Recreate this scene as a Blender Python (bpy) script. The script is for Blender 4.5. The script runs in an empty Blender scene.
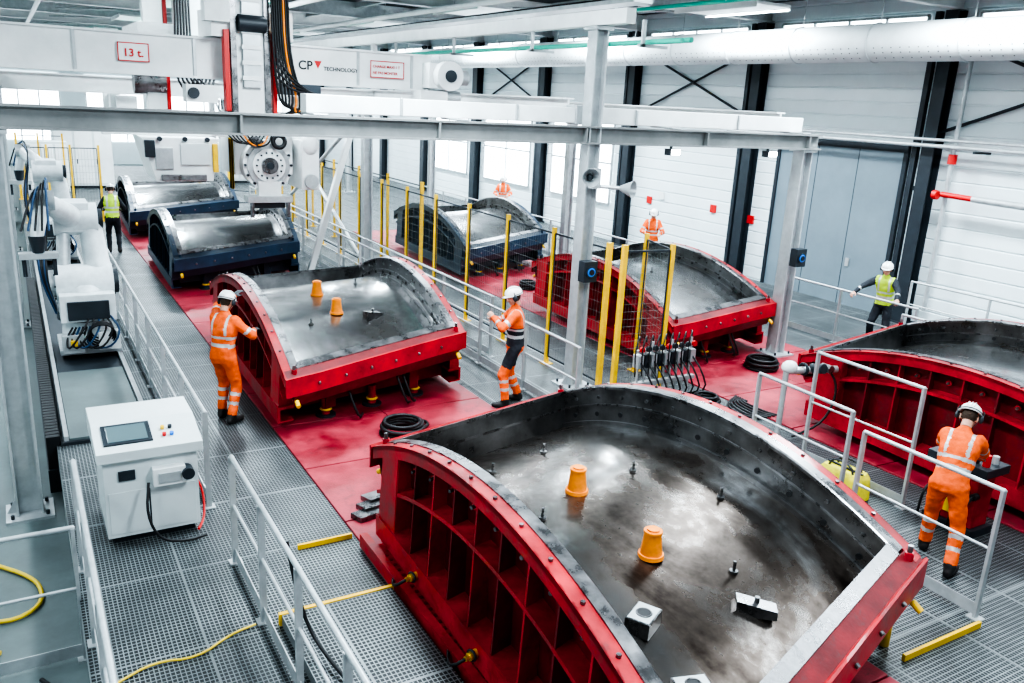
import bpy, math, random
from mathutils import Vector, Matrix, noise
random.seed(7)
D=bpy.data; S=bpy.context.scene
V=Vector
# ------------------------------------------------------------ materials
def new_mat(name,col,rough=.5,metal=0.0,var=.0,vscale=3.0,bump=0.0,bscale=40.0,emit=0.0,col2=None,rvar=0.0,coat=0.0,dirt=0.0):
    m=D.materials.new(name); m.use_nodes=True
    nt=m.node_tree; n=nt.nodes; l=nt.links
    b=n['Principled BSDF']
    b.inputs['Roughness'].default_value=rough; b.inputs['Metallic'].default_value=metal
    b.inputs['Base Color'].default_value=(*col,1)
    if coat: b.inputs['Coat Weight'].default_value=coat
    tc=n.new('ShaderNodeTexCoord')
    if var>0 or col2:
        nz=n.new('ShaderNodeTexNoise'); nz.inputs['Scale'].default_value=vscale; nz.inputs['Detail'].default_value=6; nz.inputs['Roughness'].default_value=.65
        l.new(tc.outputs['Object'],nz.inputs['Vector'])
        rp=n.new('ShaderNodeValToRGB')
        rp.color_ramp.elements[0].position=.35; rp.color_ramp.elements[1].position=.68
        c2=col2 if col2 else tuple(min(1,c*(1+var)) for c in col)
        c1=tuple(c*(1-var) for c in col)
        rp.color_ramp.elements[0].color=(*c1,1); rp.color_ramp.elements[1].color=(*c2,1)
        l.new(nz.outputs['Fac'],rp.inputs['Fac'])
        if dirt>0:
            n2=n.new('ShaderNodeTexNoise'); n2.inputs['Scale'].default_value=vscale*2.7; n2.inputs['Detail'].default_value=9; n2.inputs['Roughness'].default_value=.75; n2.inputs['Distortion'].default_value=.6
            l.new(tc.outputs['Object'],n2.inputs['Vector'])
            r2=n.new('ShaderNodeValToRGB'); r2.color_ramp.elements[0].position=.54; r2.color_ramp.elements[1].position=.68
            r2.color_ramp.elements[0].color=(0,0,0,1); r2.color_ramp.elements[1].color=(dirt,dirt,dirt,1); l.new(n2.outputs['Fac'],r2.inputs['Fac'])
            mx=n.new('ShaderNodeMix'); mx.data_type='RGBA'; l.new(r2.outputs['Color'],mx.inputs['Factor']); l.new(rp.outputs['Color'],mx.inputs['A']); mx.inputs['B'].default_value=(.05,.04,.04,1)
            l.new(mx.outputs['Result'],b.inputs['Base Color'])
        else: l.new(rp.outputs['Color'],b.inputs['Base Color'])
        if rvar>0:
            mr=n.new('ShaderNodeMapRange'); mr.inputs['From Min'].default_value=.3; mr.inputs['From Max'].default_value=.7
            mr.inputs['To Min'].default_value=max(.05,rough-rvar); mr.inputs['To Max'].default_value=min(1,rough+rvar)
            l.new(nz.outputs['Fac'],mr.inputs['Value']); l.new(mr.outputs['Result'],b.inputs['Roughness'])
    if bump>0:
        nb=n.new('ShaderNodeTexNoise'); nb.inputs['Scale'].default_value=bscale; nb.inputs['Detail'].default_value=4
        l.new(tc.outputs['Object'],nb.inputs['Vector'])
        bp=n.new('ShaderNodeBump'); bp.inputs['Strength'].default_value=bump; bp.inputs['Distance'].default_value=.02
        l.new(nb.outputs['Fac'],bp.inputs['Height']); l.new(bp.outputs['Normal'],b.inputs['Normal'])
    if emit>0:
        b.inputs['Emission Color'].default_value=(*col,1); b.inputs['Emission Strength'].default_value=emit
    return m

def grating_mat(name,cx,cy,bar,cbar,chole,metal=.4):
    m=D.materials.new(name); m.use_nodes=True
    nt=m.node_tree; n=nt.nodes; l=nt.links; b=n['Principled BSDF']
    g=n.new('ShaderNodeNewGeometry'); sx=n.new('ShaderNodeSeparateXYZ'); l.new(g.outputs['Position'],sx.inputs[0])
    def barmask(out,c,w):
        d=n.new('ShaderNodeMath'); d.operation='DIVIDE'; d.inputs[1].default_value=c; l.new(out,d.inputs[0])
        f=n.new('ShaderNodeMath'); f.operation='FRACT'; l.new(d.outputs[0],f.inputs[0])
        t=n.new('ShaderNodeMath'); t.operation='LESS_THAN'; t.inputs[1].default_value=w; l.new(f.outputs[0],t.inputs[0]); return t.outputs[0]
    outs=[barmask(sx.outputs['X'],cx,bar),barmask(sx.outputs['Y'],cy,bar),barmask(sx.outputs['X'],1.0,.022),barmask(sx.outputs['Y'],1.25,.018)]
    cur=outs[0]
    for o in outs[1:]:
        mx=n.new('ShaderNodeMath'); mx.operation='MAXIMUM'; l.new(cur,mx.inputs[0]); l.new(o,mx.inputs[1]); cur=mx.outputs[0]
    nz=n.new('ShaderNodeTexNoise'); nz.inputs['Scale'].default_value=1.3; nz.inputs['Detail'].default_value=5; l.new(g.outputs['Position'],nz.inputs['Vector'])
    rp=n.new('ShaderNodeValToRGB'); rp.color_ramp.elements[0].position=.3; rp.color_ramp.elements[1].position=.7
    rp.color_ramp.elements[0].color=(*[c*.55 for c in cbar],1); rp.color_ramp.elements[1].color=(*[min(1,c*1.35) for c in cbar],1)
    l.new(nz.outputs['Fac'],rp.inputs['Fac'])
    mix=n.new('ShaderNodeMix'); mix.data_type='RGBA'; mix.inputs['A'].default_value=(*chole,1)
    l.new(cur,mix.inputs['Factor']); l.new(rp.outputs['Color'],mix.inputs['B']); l.new(mix.outputs['Result'],b.inputs['Base Color'])
    mm=n.new('ShaderNodeMath'); mm.operation='MULTIPLY'; mm.inputs[1].default_value=metal; l.new(cur,mm.inputs[0]); l.new(mm.outputs[0],b.inputs['Metallic'])
    b.inputs['Roughness'].default_value=.5
    bp=n.new('ShaderNodeBump'); bp.inputs['Strength'].default_value=.6; bp.inputs['Distance'].default_value=.02
    l.new(cur,bp.inputs['Height']); l.new(bp.outputs['Normal'],b.inputs['Normal'])
    return m
def skin_steel(name,cols,rlo,rhi,seed=0,fine=.2,bump=.14):
    m=D.materials.new(name); m.use_nodes=True
    nt=m.node_tree; n=nt.nodes; l=nt.links; b=n['Principled BSDF']
    tc=n.new('ShaderNodeTexCoord'); mp=n.new('ShaderNodeMapping'); mp.inputs['Location'].default_value=(seed,seed*2,0); mp.inputs['Rotation'].default_value=(0,0,.7); mp.inputs['Scale'].default_value=(1,.55,1); l.new(tc.outputs['Object'],mp.inputs['Vector'])
    a=n.new('ShaderNodeTexNoise'); a.inputs['Scale'].default_value=.9; a.inputs['Detail'].default_value=8; a.inputs['Roughness'].default_value=.55; a.inputs['Distortion'].default_value=.7; l.new(mp.outputs[0],a.inputs['Vector'])
    c=n.new('ShaderNodeTexNoise'); c.inputs['Scale'].default_value=7; c.inputs['Detail'].default_value=6; c.inputs['Roughness'].default_value=.6; l.new(tc.outputs['Object'],c.inputs['Vector'])
    mx=n.new('ShaderNodeMix'); mx.data_type='FLOAT'; mx.inputs['Factor'].default_value=fine; l.new(a.outputs['Fac'],mx.inputs['A']); l.new(c.outputs['Fac'],mx.inputs['B'])
    rp=n.new('ShaderNodeValToRGB'); e=rp.color_ramp.elements; e[0].position=.36; e[0].color=(*cols[0],1); e[1].position=.66; e[1].color=(*cols[3],1)
    x=e.new(.46); x.color=(*cols[1],1); x=e.new(.56); x.color=(*cols[2],1)
    l.new(mx.outputs['Result'],rp.inputs['Fac']); l.new(rp.outputs['Color'],b.inputs['Base Color'])
    mr=n.new('ShaderNodeMapRange'); mr.inputs['From Min'].default_value=.35; mr.inputs['From Max'].default_value=.62; mr.inputs['To Min'].default_value=rlo; mr.inputs['To Max'].default_value=rhi
    l.new(mx.outputs['Result'],mr.inputs['Value']); l.new(mr.outputs['Result'],b.inputs['Roughness'])
    b.inputs['Metallic'].default_value=.95
    bp=n.new('ShaderNodeBump'); bp.inputs['Strength'].default_value=bump; bp.inputs['Distance'].default_value=.03; l.new(a.outputs['Fac'],bp.inputs['Height']); l.new(bp.outputs['Normal'],b.inputs['Normal'])
    return m

RED=new_mat('red_paint',(.44,.007,.016),.42,0,.4,2.5,.08,30,rvar=.12,coat=.12,dirt=.5)
REDDK=new_mat('red_paint_shade_worn',(.17,.005,.010),.55,0,.4,3,.1,30,dirt=.6)  # darker red copy paints in shade on ledges and recesses, plus random dirt
REDFL=new_mat('red_platform_paint',(.36,.015,.032),.48,0,.4,1.6,.15,60,rvar=.15,col2=(.52,.06,.09),dirt=.55)
BLUE=new_mat('navy_paint',(.008,.03,.06),.4,0,.3,2.5,.05,30,coat=.2)
BLUEDK=new_mat('navy_paint_dark',(.005,.015,.03),.5,0,.3,3)
STEEL=skin_steel('mould_skin_steel',[(.030,.020,.015),(.13,.105,.09),(.30,.28,.265),(.66,.67,.68)],.36,.16,1.3)
STEEL2=skin_steel('mould_skin_steel_clean',[(.14,.135,.13),(.28,.28,.28),(.44,.445,.45),(.66,.67,.68)],.28,.12,4.1)
STEELW=new_mat('mould_wall_steel',(.17,.17,.172),.32,.9,.5,1.6,.1,20,rvar=.12)
RIM=new_mat('machined_rim_steel',(.22,.22,.225),.3,.9,.4,5,.05,30,rvar=.1)
GALV=new_mat('galvanised_steel',(.48,.51,.52),.4,.45,.12,6)
GREY=new_mat('grey_beam_paint',(.22,.23,.228),.5,.1,.15,2)
WHITE=new_mat('white_structure_paint',(.74,.765,.76),.45,0,.08,2)
DUCT=new_mat('duct_fabric',(.56,.60,.61),.6,0,.08,1.5)
WALLW=new_mat('white_wall_cladding',(.70,.78,.80),.5,0,.05,.6)
BLACK=new_mat('black_rubber',(.012,.013,.015),.5)
DARK=new_mat('anthracite_paint',(.022,.03,.038),.5,0,.2,3)
CEIL=new_mat('dark_roof_deck',(.035,.05,.06),.7,0,.2,1)
YEL=new_mat('yellow_safety_paint',(.82,.50,.01),.45,0,.1,5)
BRASS=new_mat('brass_coupling',(.75,.5,.08),.3,.6,.1,5)
ORG=new_mat('orange_plastic_cone',(.85,.25,.015),.4,0,.15,8)
TEAL=new_mat('teal_pipe_paint',(.02,.50,.36),.4)
CONC=new_mat('green_grey_concrete',(.13,.165,.165),.6,0,.25,1.2,.05,20,rvar=.15)
DOORM=new_mat('grey_blue_door_paint',(.17,.22,.25),.45,0,.08,1)
GLASS=new_mat('bright_daylight_glazing',(.82,.93,1.0),.2,0,emit=4.5)
LAMPM=new_mat('lamp_lens_glow',(1,1,1),.2,0,emit=40)
LIGHTGREY=new_mat('cabinet_light_grey',(.58,.63,.63),.4,0,.04,3)
SCREEN=new_mat('screen_glass',(.12,.17,.18),.12)
REDP=new_mat('red_signal_plastic',(.6,.015,.015),.4)
BLUEP=new_mat('blue_signal_plastic',(.02,.2,.7),.4)
BLUEC=new_mat('blue_cable_sheath',(.015,.06,.14),.4)
HOSEY=new_mat('yellow_hose_rubber',(.7,.5,.03),.45)
BAGY=new_mat('yellow_bag_canvas',(.68,.60,.04),.7,0,.2,8,.3,40)
MESHW=new_mat('fence_wire',(.14,.17,.17),.5,.3)
GRATE=grating_mat('steel_grating',.036,.045,.22,(.235,.265,.27),(.008,.011,.013))  # dark holes are painted into the colour in place of unlit space below
FLUO=new_mat('orange_hivis_fabric',(.93,.12,.007),.75,0,.22,9,.35,28)
FLUOY=new_mat('yellow_hivis_fabric',(.50,.70,.04),.75,0,.15,9,.35,28)
REFL=new_mat('reflective_tape',(.50,.52,.52),.35,.3)
NAVY=new_mat('dark_work_fabric',(.018,.022,.03),.8,0,.3,12,.3,30)
SKIN=new_mat('skin',(.58,.31,.22),.5,0,.1,15)
HAIR=new_mat('brown_hair',(.05,.03,.018),.7,0,.4,60,.5,120)
GLOVE=new_mat('grey_work_glove',(.12,.13,.14),.8,0,.3,30,.3,80)
HELM=new_mat('white_helmet_shell',(.80,.80,.78),.25,0,.03,5)
EYEW=new_mat('eye_dark',(.02,.015,.012),.2)
LIP=new_mat('lips',(.45,.14,.12),.5)
BOOT=new_mat('black_boot_leather',(.02,.018,.018),.5,0,.3,20)

# ------------------------------------------------------------ mesh builder
def frame(d,up=None):
    d=d.normalized()
    u=V((0,0,1)) if up is None else V(up)
    if abs(d.dot(u))>.98: u=V((0,1,0))
    s=d.cross(u).normalized(); t=s.cross(d).normalized()
    return s,t,d
class MB:
    def __init__(s): s.v=[];s.f=[];s.m=[];s.sm=[];s.mats=[];s.T=None
    def mi(s,mat):
        if mat not in s.mats: s.mats.append(mat)
        return s.mats.index(mat)
    def add(s,vs,fs,mat,smooth=False):
        o=len(s.v); i=s.mi(mat)
        if s.T is not None: vs=[s.T@V(p) for p in vs]
        s.v.extend([tuple(p) for p in vs])
        for k,f in enumerate(fs):
            s.f.append(tuple(a+o for a in f)); s.m.append(i); s.sm.append(smooth)
    def obox(s,c,ax,ay,az,mat):
        c=V(c);ax=V(ax);ay=V(ay);az=V(az)
        vs=[c+ax*i+ay*j+az*k for k in(-1,1) for j in(-1,1) for i in(-1,1)]
        s.add(vs,[(0,2,3,1),(4,5,7,6),(0,1,5,4),(2,6,7,3),(0,4,6,2),(1,3,7,5)],mat)
    def box(s,x0,x1,y0,y1,z0,z1,mat):
        s.obox(((x0+x1)/2,(y0+y1)/2,(z0+z1)/2),((x1-x0)/2,0,0),(0,(y1-y0)/2,0),(0,0,(z1-z0)/2),mat)
    def beam(s,p,q,w,h,mat,up=None):
        p=V(p);q=V(q);a,b,d=frame(q-p,up)
        s.obox((p+q)/2,a*w/2,(q-p)/2,b*h/2,mat)
    def ibeam(s,p,q,w,h,mat,t=.025,up=None):
        p=V(p);q=V(q);a,b,d=frame(q-p,up)
        s.obox((p+q)/2+b*(h/2-t/2),a*w/2,(q-p)/2,b*t/2,mat)
        s.obox((p+q)/2-b*(h/2-t/2),a*w/2,(q-p)/2,b*t/2,mat)
        s.obox((p+q)/2,a*t/2,(q-p)/2,b*(h/2-t),mat)
    def cyl(s,p,q,r,mat,r2=None,n=16,caps=True):
        p=V(p);q=V(q);r2=r if r2 is None else r2;a,b,d=frame(q-p)
        A=[p+(a*math.cos(2*math.pi*i/n)+b*math.sin(2*math.pi*i/n))*r for i in range(n)]
        B=[q+(a*math.cos(2*math.pi*i/n)+b*math.sin(2*math.pi*i/n))*r2 for i in range(n)]
        s.add(A+B,[(i,(i+1)%n,n+(i+1)%n,n+i) for i in range(n)],mat,True)
        if caps: s.add(A,[tuple(range(n))[::-1]],mat); s.add(B,[tuple(range(n))],mat)
    def tube(s,pts,r,mat,n=8,closed=False,sub=0):
        pts=[V(p) for p in pts]
        if sub and not closed:
            for _ in range(sub):
                np_=[pts[0]]
                for a,c in zip(pts[:-1],pts[1:]): np_+= [a*.75+c*.25,a*.25+c*.75]
                np_.append(pts[-1]); pts=np_
        N=len(pts); rings=[]
        prev=None
        for i in range(N):
            if closed: d=pts[(i+1)%N]-pts[i-1]
            else: d=pts[min(i+1,N-1)]-pts[max(i-1,0)]
            d.normalize()
            if prev is None: a,b,_=frame(d)
            else: a=(prev-d*prev.dot(d)).normalized()
            prev=a; b=d.cross(a)
            rings.append([pts[i]+(a*math.cos(2*math.pi*k/n)+b*math.sin(2*math.pi*k/n))*r for k in range(n)])
        vs=[p for rg in rings for p in rg]; fs=[]
        for i in range(N if closed else N-1):
            j=(i+1)%N
            for k in range(n): fs.append((i*n+k,i*n+(k+1)%n,j*n+(k+1)%n,j*n+k))
        s.add(vs,fs,mat,True)
        if not closed:
            s.add(rings[0],[tuple(range(n))[::-1]],mat); s.add(rings[-1],[tuple(range(n))],mat)
    def grid(s,rows,mat,smooth=True,wrap=False):
        n=len(rows[0]); vs=[p for r in rows for p in r]; fs=[]
        for i in range(len(rows)-1):
            for k in range(n if wrap else n-1):
                k2=(k+1)%n; fs.append((i*n+k,i*n+k2,(i+1)*n+k2,(i+1)*n+k))
        s.add(vs,fs,mat,smooth)
    def sweep(s,secs,mat,smooth=False):
        n=len(secs[0])
        for k in range(n):
            k2=(k+1)%n
            s.add([p for sc in secs for p in (sc[k],sc[k2])],[(2*i,2*i+1,2*i+3,2*i+2) for i in range(len(secs)-1)],mat,True)
        s.add(secs[0],[tuple(range(n))[::-1]],mat); s.add(secs[-1],[tuple(range(n))],mat)
    def prism(s,poly,off,mat):
        poly=[V(p) for p in poly]; off=V(off); n=len(poly)
        s.add(poly+[p+off for p in poly],[tuple(range(n))[::-1],tuple(range(n,2*n))]+[(i,(i+1)%n,n+(i+1)%n,n+i) for i in range(n)],mat)
    def ell(s,c,r,mat,ax=None,nu=14,nv=9):
        c=V(c); ax=ax or (V((1,0,0)),V((0,1,0)),V((0,0,1)))
        vs=[c+ax[2]*r[2]]
        for j in range(1,nv):
            t=math.pi*j/nv
            for i in range(nu):
                p=2*math.pi*i/nu
                vs.append(c+ax[0]*r[0]*math.sin(t)*math.cos(p)+ax[1]*r[1]*math.sin(t)*math.sin(p)+ax[2]*r[2]*math.cos(t))
        vs.append(c-ax[2]*r[2]); L=len(vs)-1; fs=[]
        for i in range(nu): fs.append((0,1+i,1+(i+1)%nu))
        for j in range(nv-2):
            for i in range(nu):
                a=1+j*nu+i;b=1+j*nu+(i+1)%nu; fs.append((a,a+nu,b+nu,b))
        for i in range(nu): fs.append((L,L-nu+(i+1)%nu,L-nu+i))
        s.add(vs,fs,mat,True)
    def limb(s,p,q,r1,r2,mat):
        s.cyl(p,q,r1,mat,r2); s.ell(p,(r1,)*3,mat); s.ell(q,(r2,)*3,mat)
    def torus(s,c,R,r,mat,axis=(0,0,1),n=24):
        c=V(c); a,b,d=frame(V(axis))
        s.tube([c+(a*math.cos(2*math.pi*i/n)+b*math.sin(2*math.pi*i/n))*R for i in range(n)],r,mat,8,True)
    def mesh(s,name,org=V((0,0,0))):
        me=D.meshes.new(name); me.from_pydata([tuple(V(p)-org) for p in s.v],[],s.f)
        for m in s.mats: me.materials.append(m)
        me.polygons.foreach_set('material_index',s.m); me.polygons.foreach_set('use_smooth',s.sm)
        me.update(); return me
    def finish(s,name,parent=None,bevel=0,center=True):
        if parent is None and center and s.v:
            xs=[p[0] for p in s.v];ys=[p[1] for p in s.v];zs=[p[2] for p in s.v]
            org=V(((min(xs)+max(xs))/2,(min(ys)+max(ys))/2,min(zs)))
        else: org=V((0,0,0))
        me=s.mesh(name,org); o=D.objects.new(name,me); S.collection.objects.link(o); o.location=org
        if parent: o.parent=parent
        if bevel:
            b=o.modifiers.new('bevel','BEVEL'); b.width=bevel; b.segments=2; b.limit_method='ANGLE'; b.angle_limit=math.radians(50)
        return o

# ------------------------------------------------------------ camera
cam_d=D.cameras.new('camera'); cam=D.objects.new('camera',cam_d); S.collection.objects.link(cam)
cam_d.sensor_width=36; cam_d.lens=36*840/1024; cam_d.clip_end=300
R=V((.8640,-.5007,.0515)); U=V((.0950,.2626,.9601)); B=V((-.4944,-.8247,.2745))
B.normalize(); R=(R-B*R.dot(B)).normalized(); U=B.cross(R)
cam.matrix_world=Matrix(((R.x,U.x,B.x,0),(R.y,U.y,B.y,0),(R.z,U.z,B.z,4.4),(0,0,0,1)))
S.camera=cam
# ------------------------------------------------------------ room
XR=17.5; YF=58; ZC=7.2; XL=-7
b=MB(); b.box(XL,XR,-3,YF,-.8,-.6,CONC); b.finish('floor')
b=MB(); b.box(.15,2.7,1.0,YF-8,-.06,0,GRATE); b.box(5.85,9.5,-1,YF-8,-.06,0,GRATE); b.box(13.1,XR-.02,-1,YF-8,-.06,0,GRATE)
for x0,x1 in((2.7,5.85),(9.5,13.1)): b.box(x0,x1,-1,2.0,-.06,0,GRATE)
b.box(2.7,5.85,35.1,50,-.06,0,GRATE); b.box(9.5,13.1,26.5,50,-.06,0,GRATE)
for x in(.2,2.6,5.95,7.7,9.4,13.2,17.3):
    b.box(x-.05,x+.05,1,YF-8,-.3,-.06,GALV)
    for y in range(2,50,4): b.box(x-.05,x+.05,y,y+.1,-.6,-.3,GALV)
b.finish('floor_grating')
for x0,x1,ye in((2.7,5.85,35),(9.5,13.1,26.4)):
    b=MB(); y=2.0
    while y<ye-1:
        b.box(x0+.005,(x0+x1)/2-.006,y,y+1.42,-.08,.02,REDFL); b.box((x0+x1)/2+.006,x1-.005,y,y+1.42,-.08,.02,REDFL)
        y+=1.44
    for xx in(x0+.3,x1-.3): b.box(xx-.06,xx+.06,2,ye,-.6,-.08,REDDK)
    b.finish('carousel_platform',bevel=.006)
b=MB(); z=-.6; zs=[]
while z<ZC: zs+= [(z,0),(z+.27,0),(z+.285,.025),(z+.305,.025)]; z+=.32
rows=[[(XR+dx,-3,zz) for zz,dx in zs],[(XR+dx,YF,zz) for zz,dx in zs]]
b.grid(rows,WALLW,False); b.box(XR+.05,XR+.2,-3,YF,-.6,ZC,WALLW); b.finish('wall_right',center=False)
b=MB(); b.box(XL,XR,YF,YF+.2,-.6,ZC,WALLW); b.finish('wall_far')
b=MB(); b.box(XL-.2,XL,-3,YF,-.6,ZC,WALLW); b.finish('wall_left')
b=MB(); b.box(XL,XR,-3,YF,ZC,ZC+.15,CEIL); b.finish('ceiling')
b=MB()
for k in range(11):
    y=6.3+5.3*k-5.3
    b.ibeam((XL,y,ZC-.25),(XR,y,ZC-.25),.22,.45,GALV if k%2 else WHITE)
for x in range(-6,18,2): b.ibeam((x,-2,ZC-.1),(x,YF,ZC-.1),.1,.18,GALV)
for k in range(10):
    y=6.3+5.3*k-5.3
    for xa,xb in((12,17),(2,7)):
        b.cyl((xa,y,ZC-.3),(xb,y+5.3,ZC-.3),.03,GALV,n=8); b.cyl((xb,y,ZC-.3),(xa,y+5.3,ZC-.3),.03,GALV,n=8)
for x in(1.0,6.0,8.6): b.cyl((x,8,6.3),(x,50,6.3),.06,WHITE,n=10)
for x in(4.9,10.0): b.cyl((x,10,6.1),(x,50,6.1),.035,TEAL,n=10)
b.box(5.0,5.35,12,50,6.2,6.27,GALV); b.box(9.2,9.6,12,50,6.1,6.17,GALV)
for i in range(6): b.cyl((9.24+.06*i,12,6.19),(9.24+.06*i,50,6.19),.02,BLACK,n=6); b.cyl((5.05+.05*i,12,6.29),(5.05+.05*i,50,6.29),.018,BLACK,n=6)
b.finish('roof_steelwork')
for k in range(10):
    y=6.3+5.3*k
    b=MB(); b.ibeam((XR-.17,y,-.6),(XR-.17,y,ZC-.5),.3,.3,DARK,up=(1,0,0))
    b.beam((XR-.17,y+.38,-.6),(XR-.17,y+.38,ZC-.5),.12,.12,DARK)
    b.beam((XR-.12,y,3.0),(XR-.12,y+.38,3.0),.1,.1,DARK)
    b.box(XR-.4,XR,y-.25,y+.25,-.02,.02,DARK)
    b.finish('wall_column')
b=MB()
for k in (0,2,4,6):
    y=6.3+5.3*k
    b.cyl((XR-.1,y,6.2),(XR-.1,y+5.3,4.2),.035,DARK,n=8); b.cyl((XR-.1,y,4.2),(XR-.1,y+5.3,6.2),.035,DARK,n=8)
b.finish('wall_bracing')
b=MB(); b.box(XR-.07,XR-.02,12.3,15.9,0,3.75,DOORM); b.box(XR-.11,XR-.02,12.2,12.3,0,3.85,DARK); b.box(XR-.11,XR-.02,15.9,16.0,0,3.85,DARK); b.box(XR-.12,XR-.02,12.2,16.0,3.75,3.95,DARK)
for y in(13.5,14.7): b.box(XR-.074,XR-.066,y-.008,y+.008,0,3.75,DARK)
b.box(XR-.1,XR-.07,13.3,13.4,.95,1.15,GALV)
b.finish('door_1')
def window(i,y0,y1,z0,z1,n):
    b=MB(); b.box(XR-.04,XR-.02,y0,y1,z0,z1,GLASS)
    for k in range(n+1):
        y=y0+(y1-y0)*k/n; b.box(XR-.09,XR-.02,y-.03,y+.03,z0,z1,GALV)
    for z in(z0,(z0+z1)/2,z1): b.box(XR-.09,XR-.02,y0,y1,z-.03,z+.03,GALV)
    b.finish('window_%d'%i)
window(1,23.2,26.9,1.2,3.9,2); window(2,28.5,32.2,1.2,3.9,2); window(3,33.8,37.5,1.2,3.9,2)
for k in range(7): window(4+k,7.0+5.3*k,11.1+5.3*k,6.35,6.65,4)
b=MB()
for k in range(5):
    x=-5+4.6*k; b.box(x,x+3.2,YF-.06,YF-.02,.8,4.6,GLASS)
    for q in range(4): b.box(x+q*3.2/3-.04,x+q*3.2/3+.04,YF-.12,YF-.02,.8,4.6,WHITE)
    b.box(x,x+3.2,YF-.12,YF-.02,2.6,2.7,WHITE)
b.finish('window_12')
b=MB()
for y,z,m in((16.6,1.5,REDP),(17.0,1.9,BLUEP),(18.1,1.6,REDP),(20.4,1.7,WHITE),(21.0,1.5,REDP)):
    b.box(XR-.05,XR-.0,y,y+.22,z,z+.22,m)
b.finish('wall_safety_sign')
b=MB()
for z,r in((3.95,.045),(4.08,.035)):
    b.cyl((XR-.5,5,z),(XR-.5,17.5,z),r,GALV,n=10)
for y in(6,10.4,15.8): b.box(XR-.55,XR-.001,y-.03,y+.03,3.85,3.9,DARK)
b.cyl((XR-.45,10.3,2.95),(XR-.45,5,2.85),.07,GALV); b.cyl((XR-.45,11.0,2.97),(XR-.45,10.3,2.95),.06,REDP)
for y in(11.1,9.0): b.cyl((XR-.5,y-.05,2.95),(XR-.5,y+.05,2.95),.1,REDP)
b.cyl((XR-.3,11.0,.4),(XR-.3,11.0,6.3),.05,GALV,n=10); b.cyl((XR-.3,11.0,3.6),(XR-.3,11.0,3.8),.09,REDP,n=14)
b.finish('sprinkler_pipe')
b=MB(); b.cyl((15.5,3,5.93),(15.5,48,5.93),.38,DUCT,n=32)
for y in range(4,48,2):
    b.torus((15.5,y,5.93),.385,.012,GALV,(0,1,0),32); b.cyl((15.5,y,6.3),(15.5,y,ZC),.008,GALV,n=6)
for k in range(220):
    y=3.2+.2*k
    for a in(200,215,235):
        t=math.radians(a); p=V((15.5+.38*math.cos(t),y,5.93+.38*math.sin(t))); q=p+V((math.cos(t),0,math.sin(t)))*.004
        b.cyl(p,q,.014,DARK,n=6)
b.finish('ventilation_duct')
for x in(-2.5,4.3,10.8,14.2):
    for y in(3,9,15,21,28,36,46):
        b=MB(); 
        b.box(x-.5,x+.5,y-1.3,y+1.3,6.62,6.68,WHITE)
        for sx in(-.5,.48): b.box(x+sx,x+sx+.02,y-1.3,y+1.3,6.56,6.62,WHITE)
        for yy in(y-1,y+1): b.cyl((x,yy,6.68),(x,yy,ZC),.01,GALV,n=6)
        o=b.finish('added_ceiling_light')  # added fixture, carries an area light standing in for skylight daylight
        ld=D.lights.new('daylight_fill','AREA'); ld.shape='RECTANGLE'; ld.size=.9; ld.size_y=2.5
        ld.energy=430 if x in(4.3,14.2) else 190
        if y>25: ld.energy*=1.4
        if x>10 and y<9: ld.energy*=.6
        ld.color=(.80,.92,1)
        lo=D.objects.new('daylight_fill',ld); S.collection.objects.link(lo); lo.parent=o; lo.location=(0,0,.045)
w=D.worlds.new('world'); S.world=w; w.use_nodes=True
w.node_tree.nodes['Background'].inputs[0].default_value=(.75,.9,1,1); w.node_tree.nodes['Background'].inputs[1].default_value=.5

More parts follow.
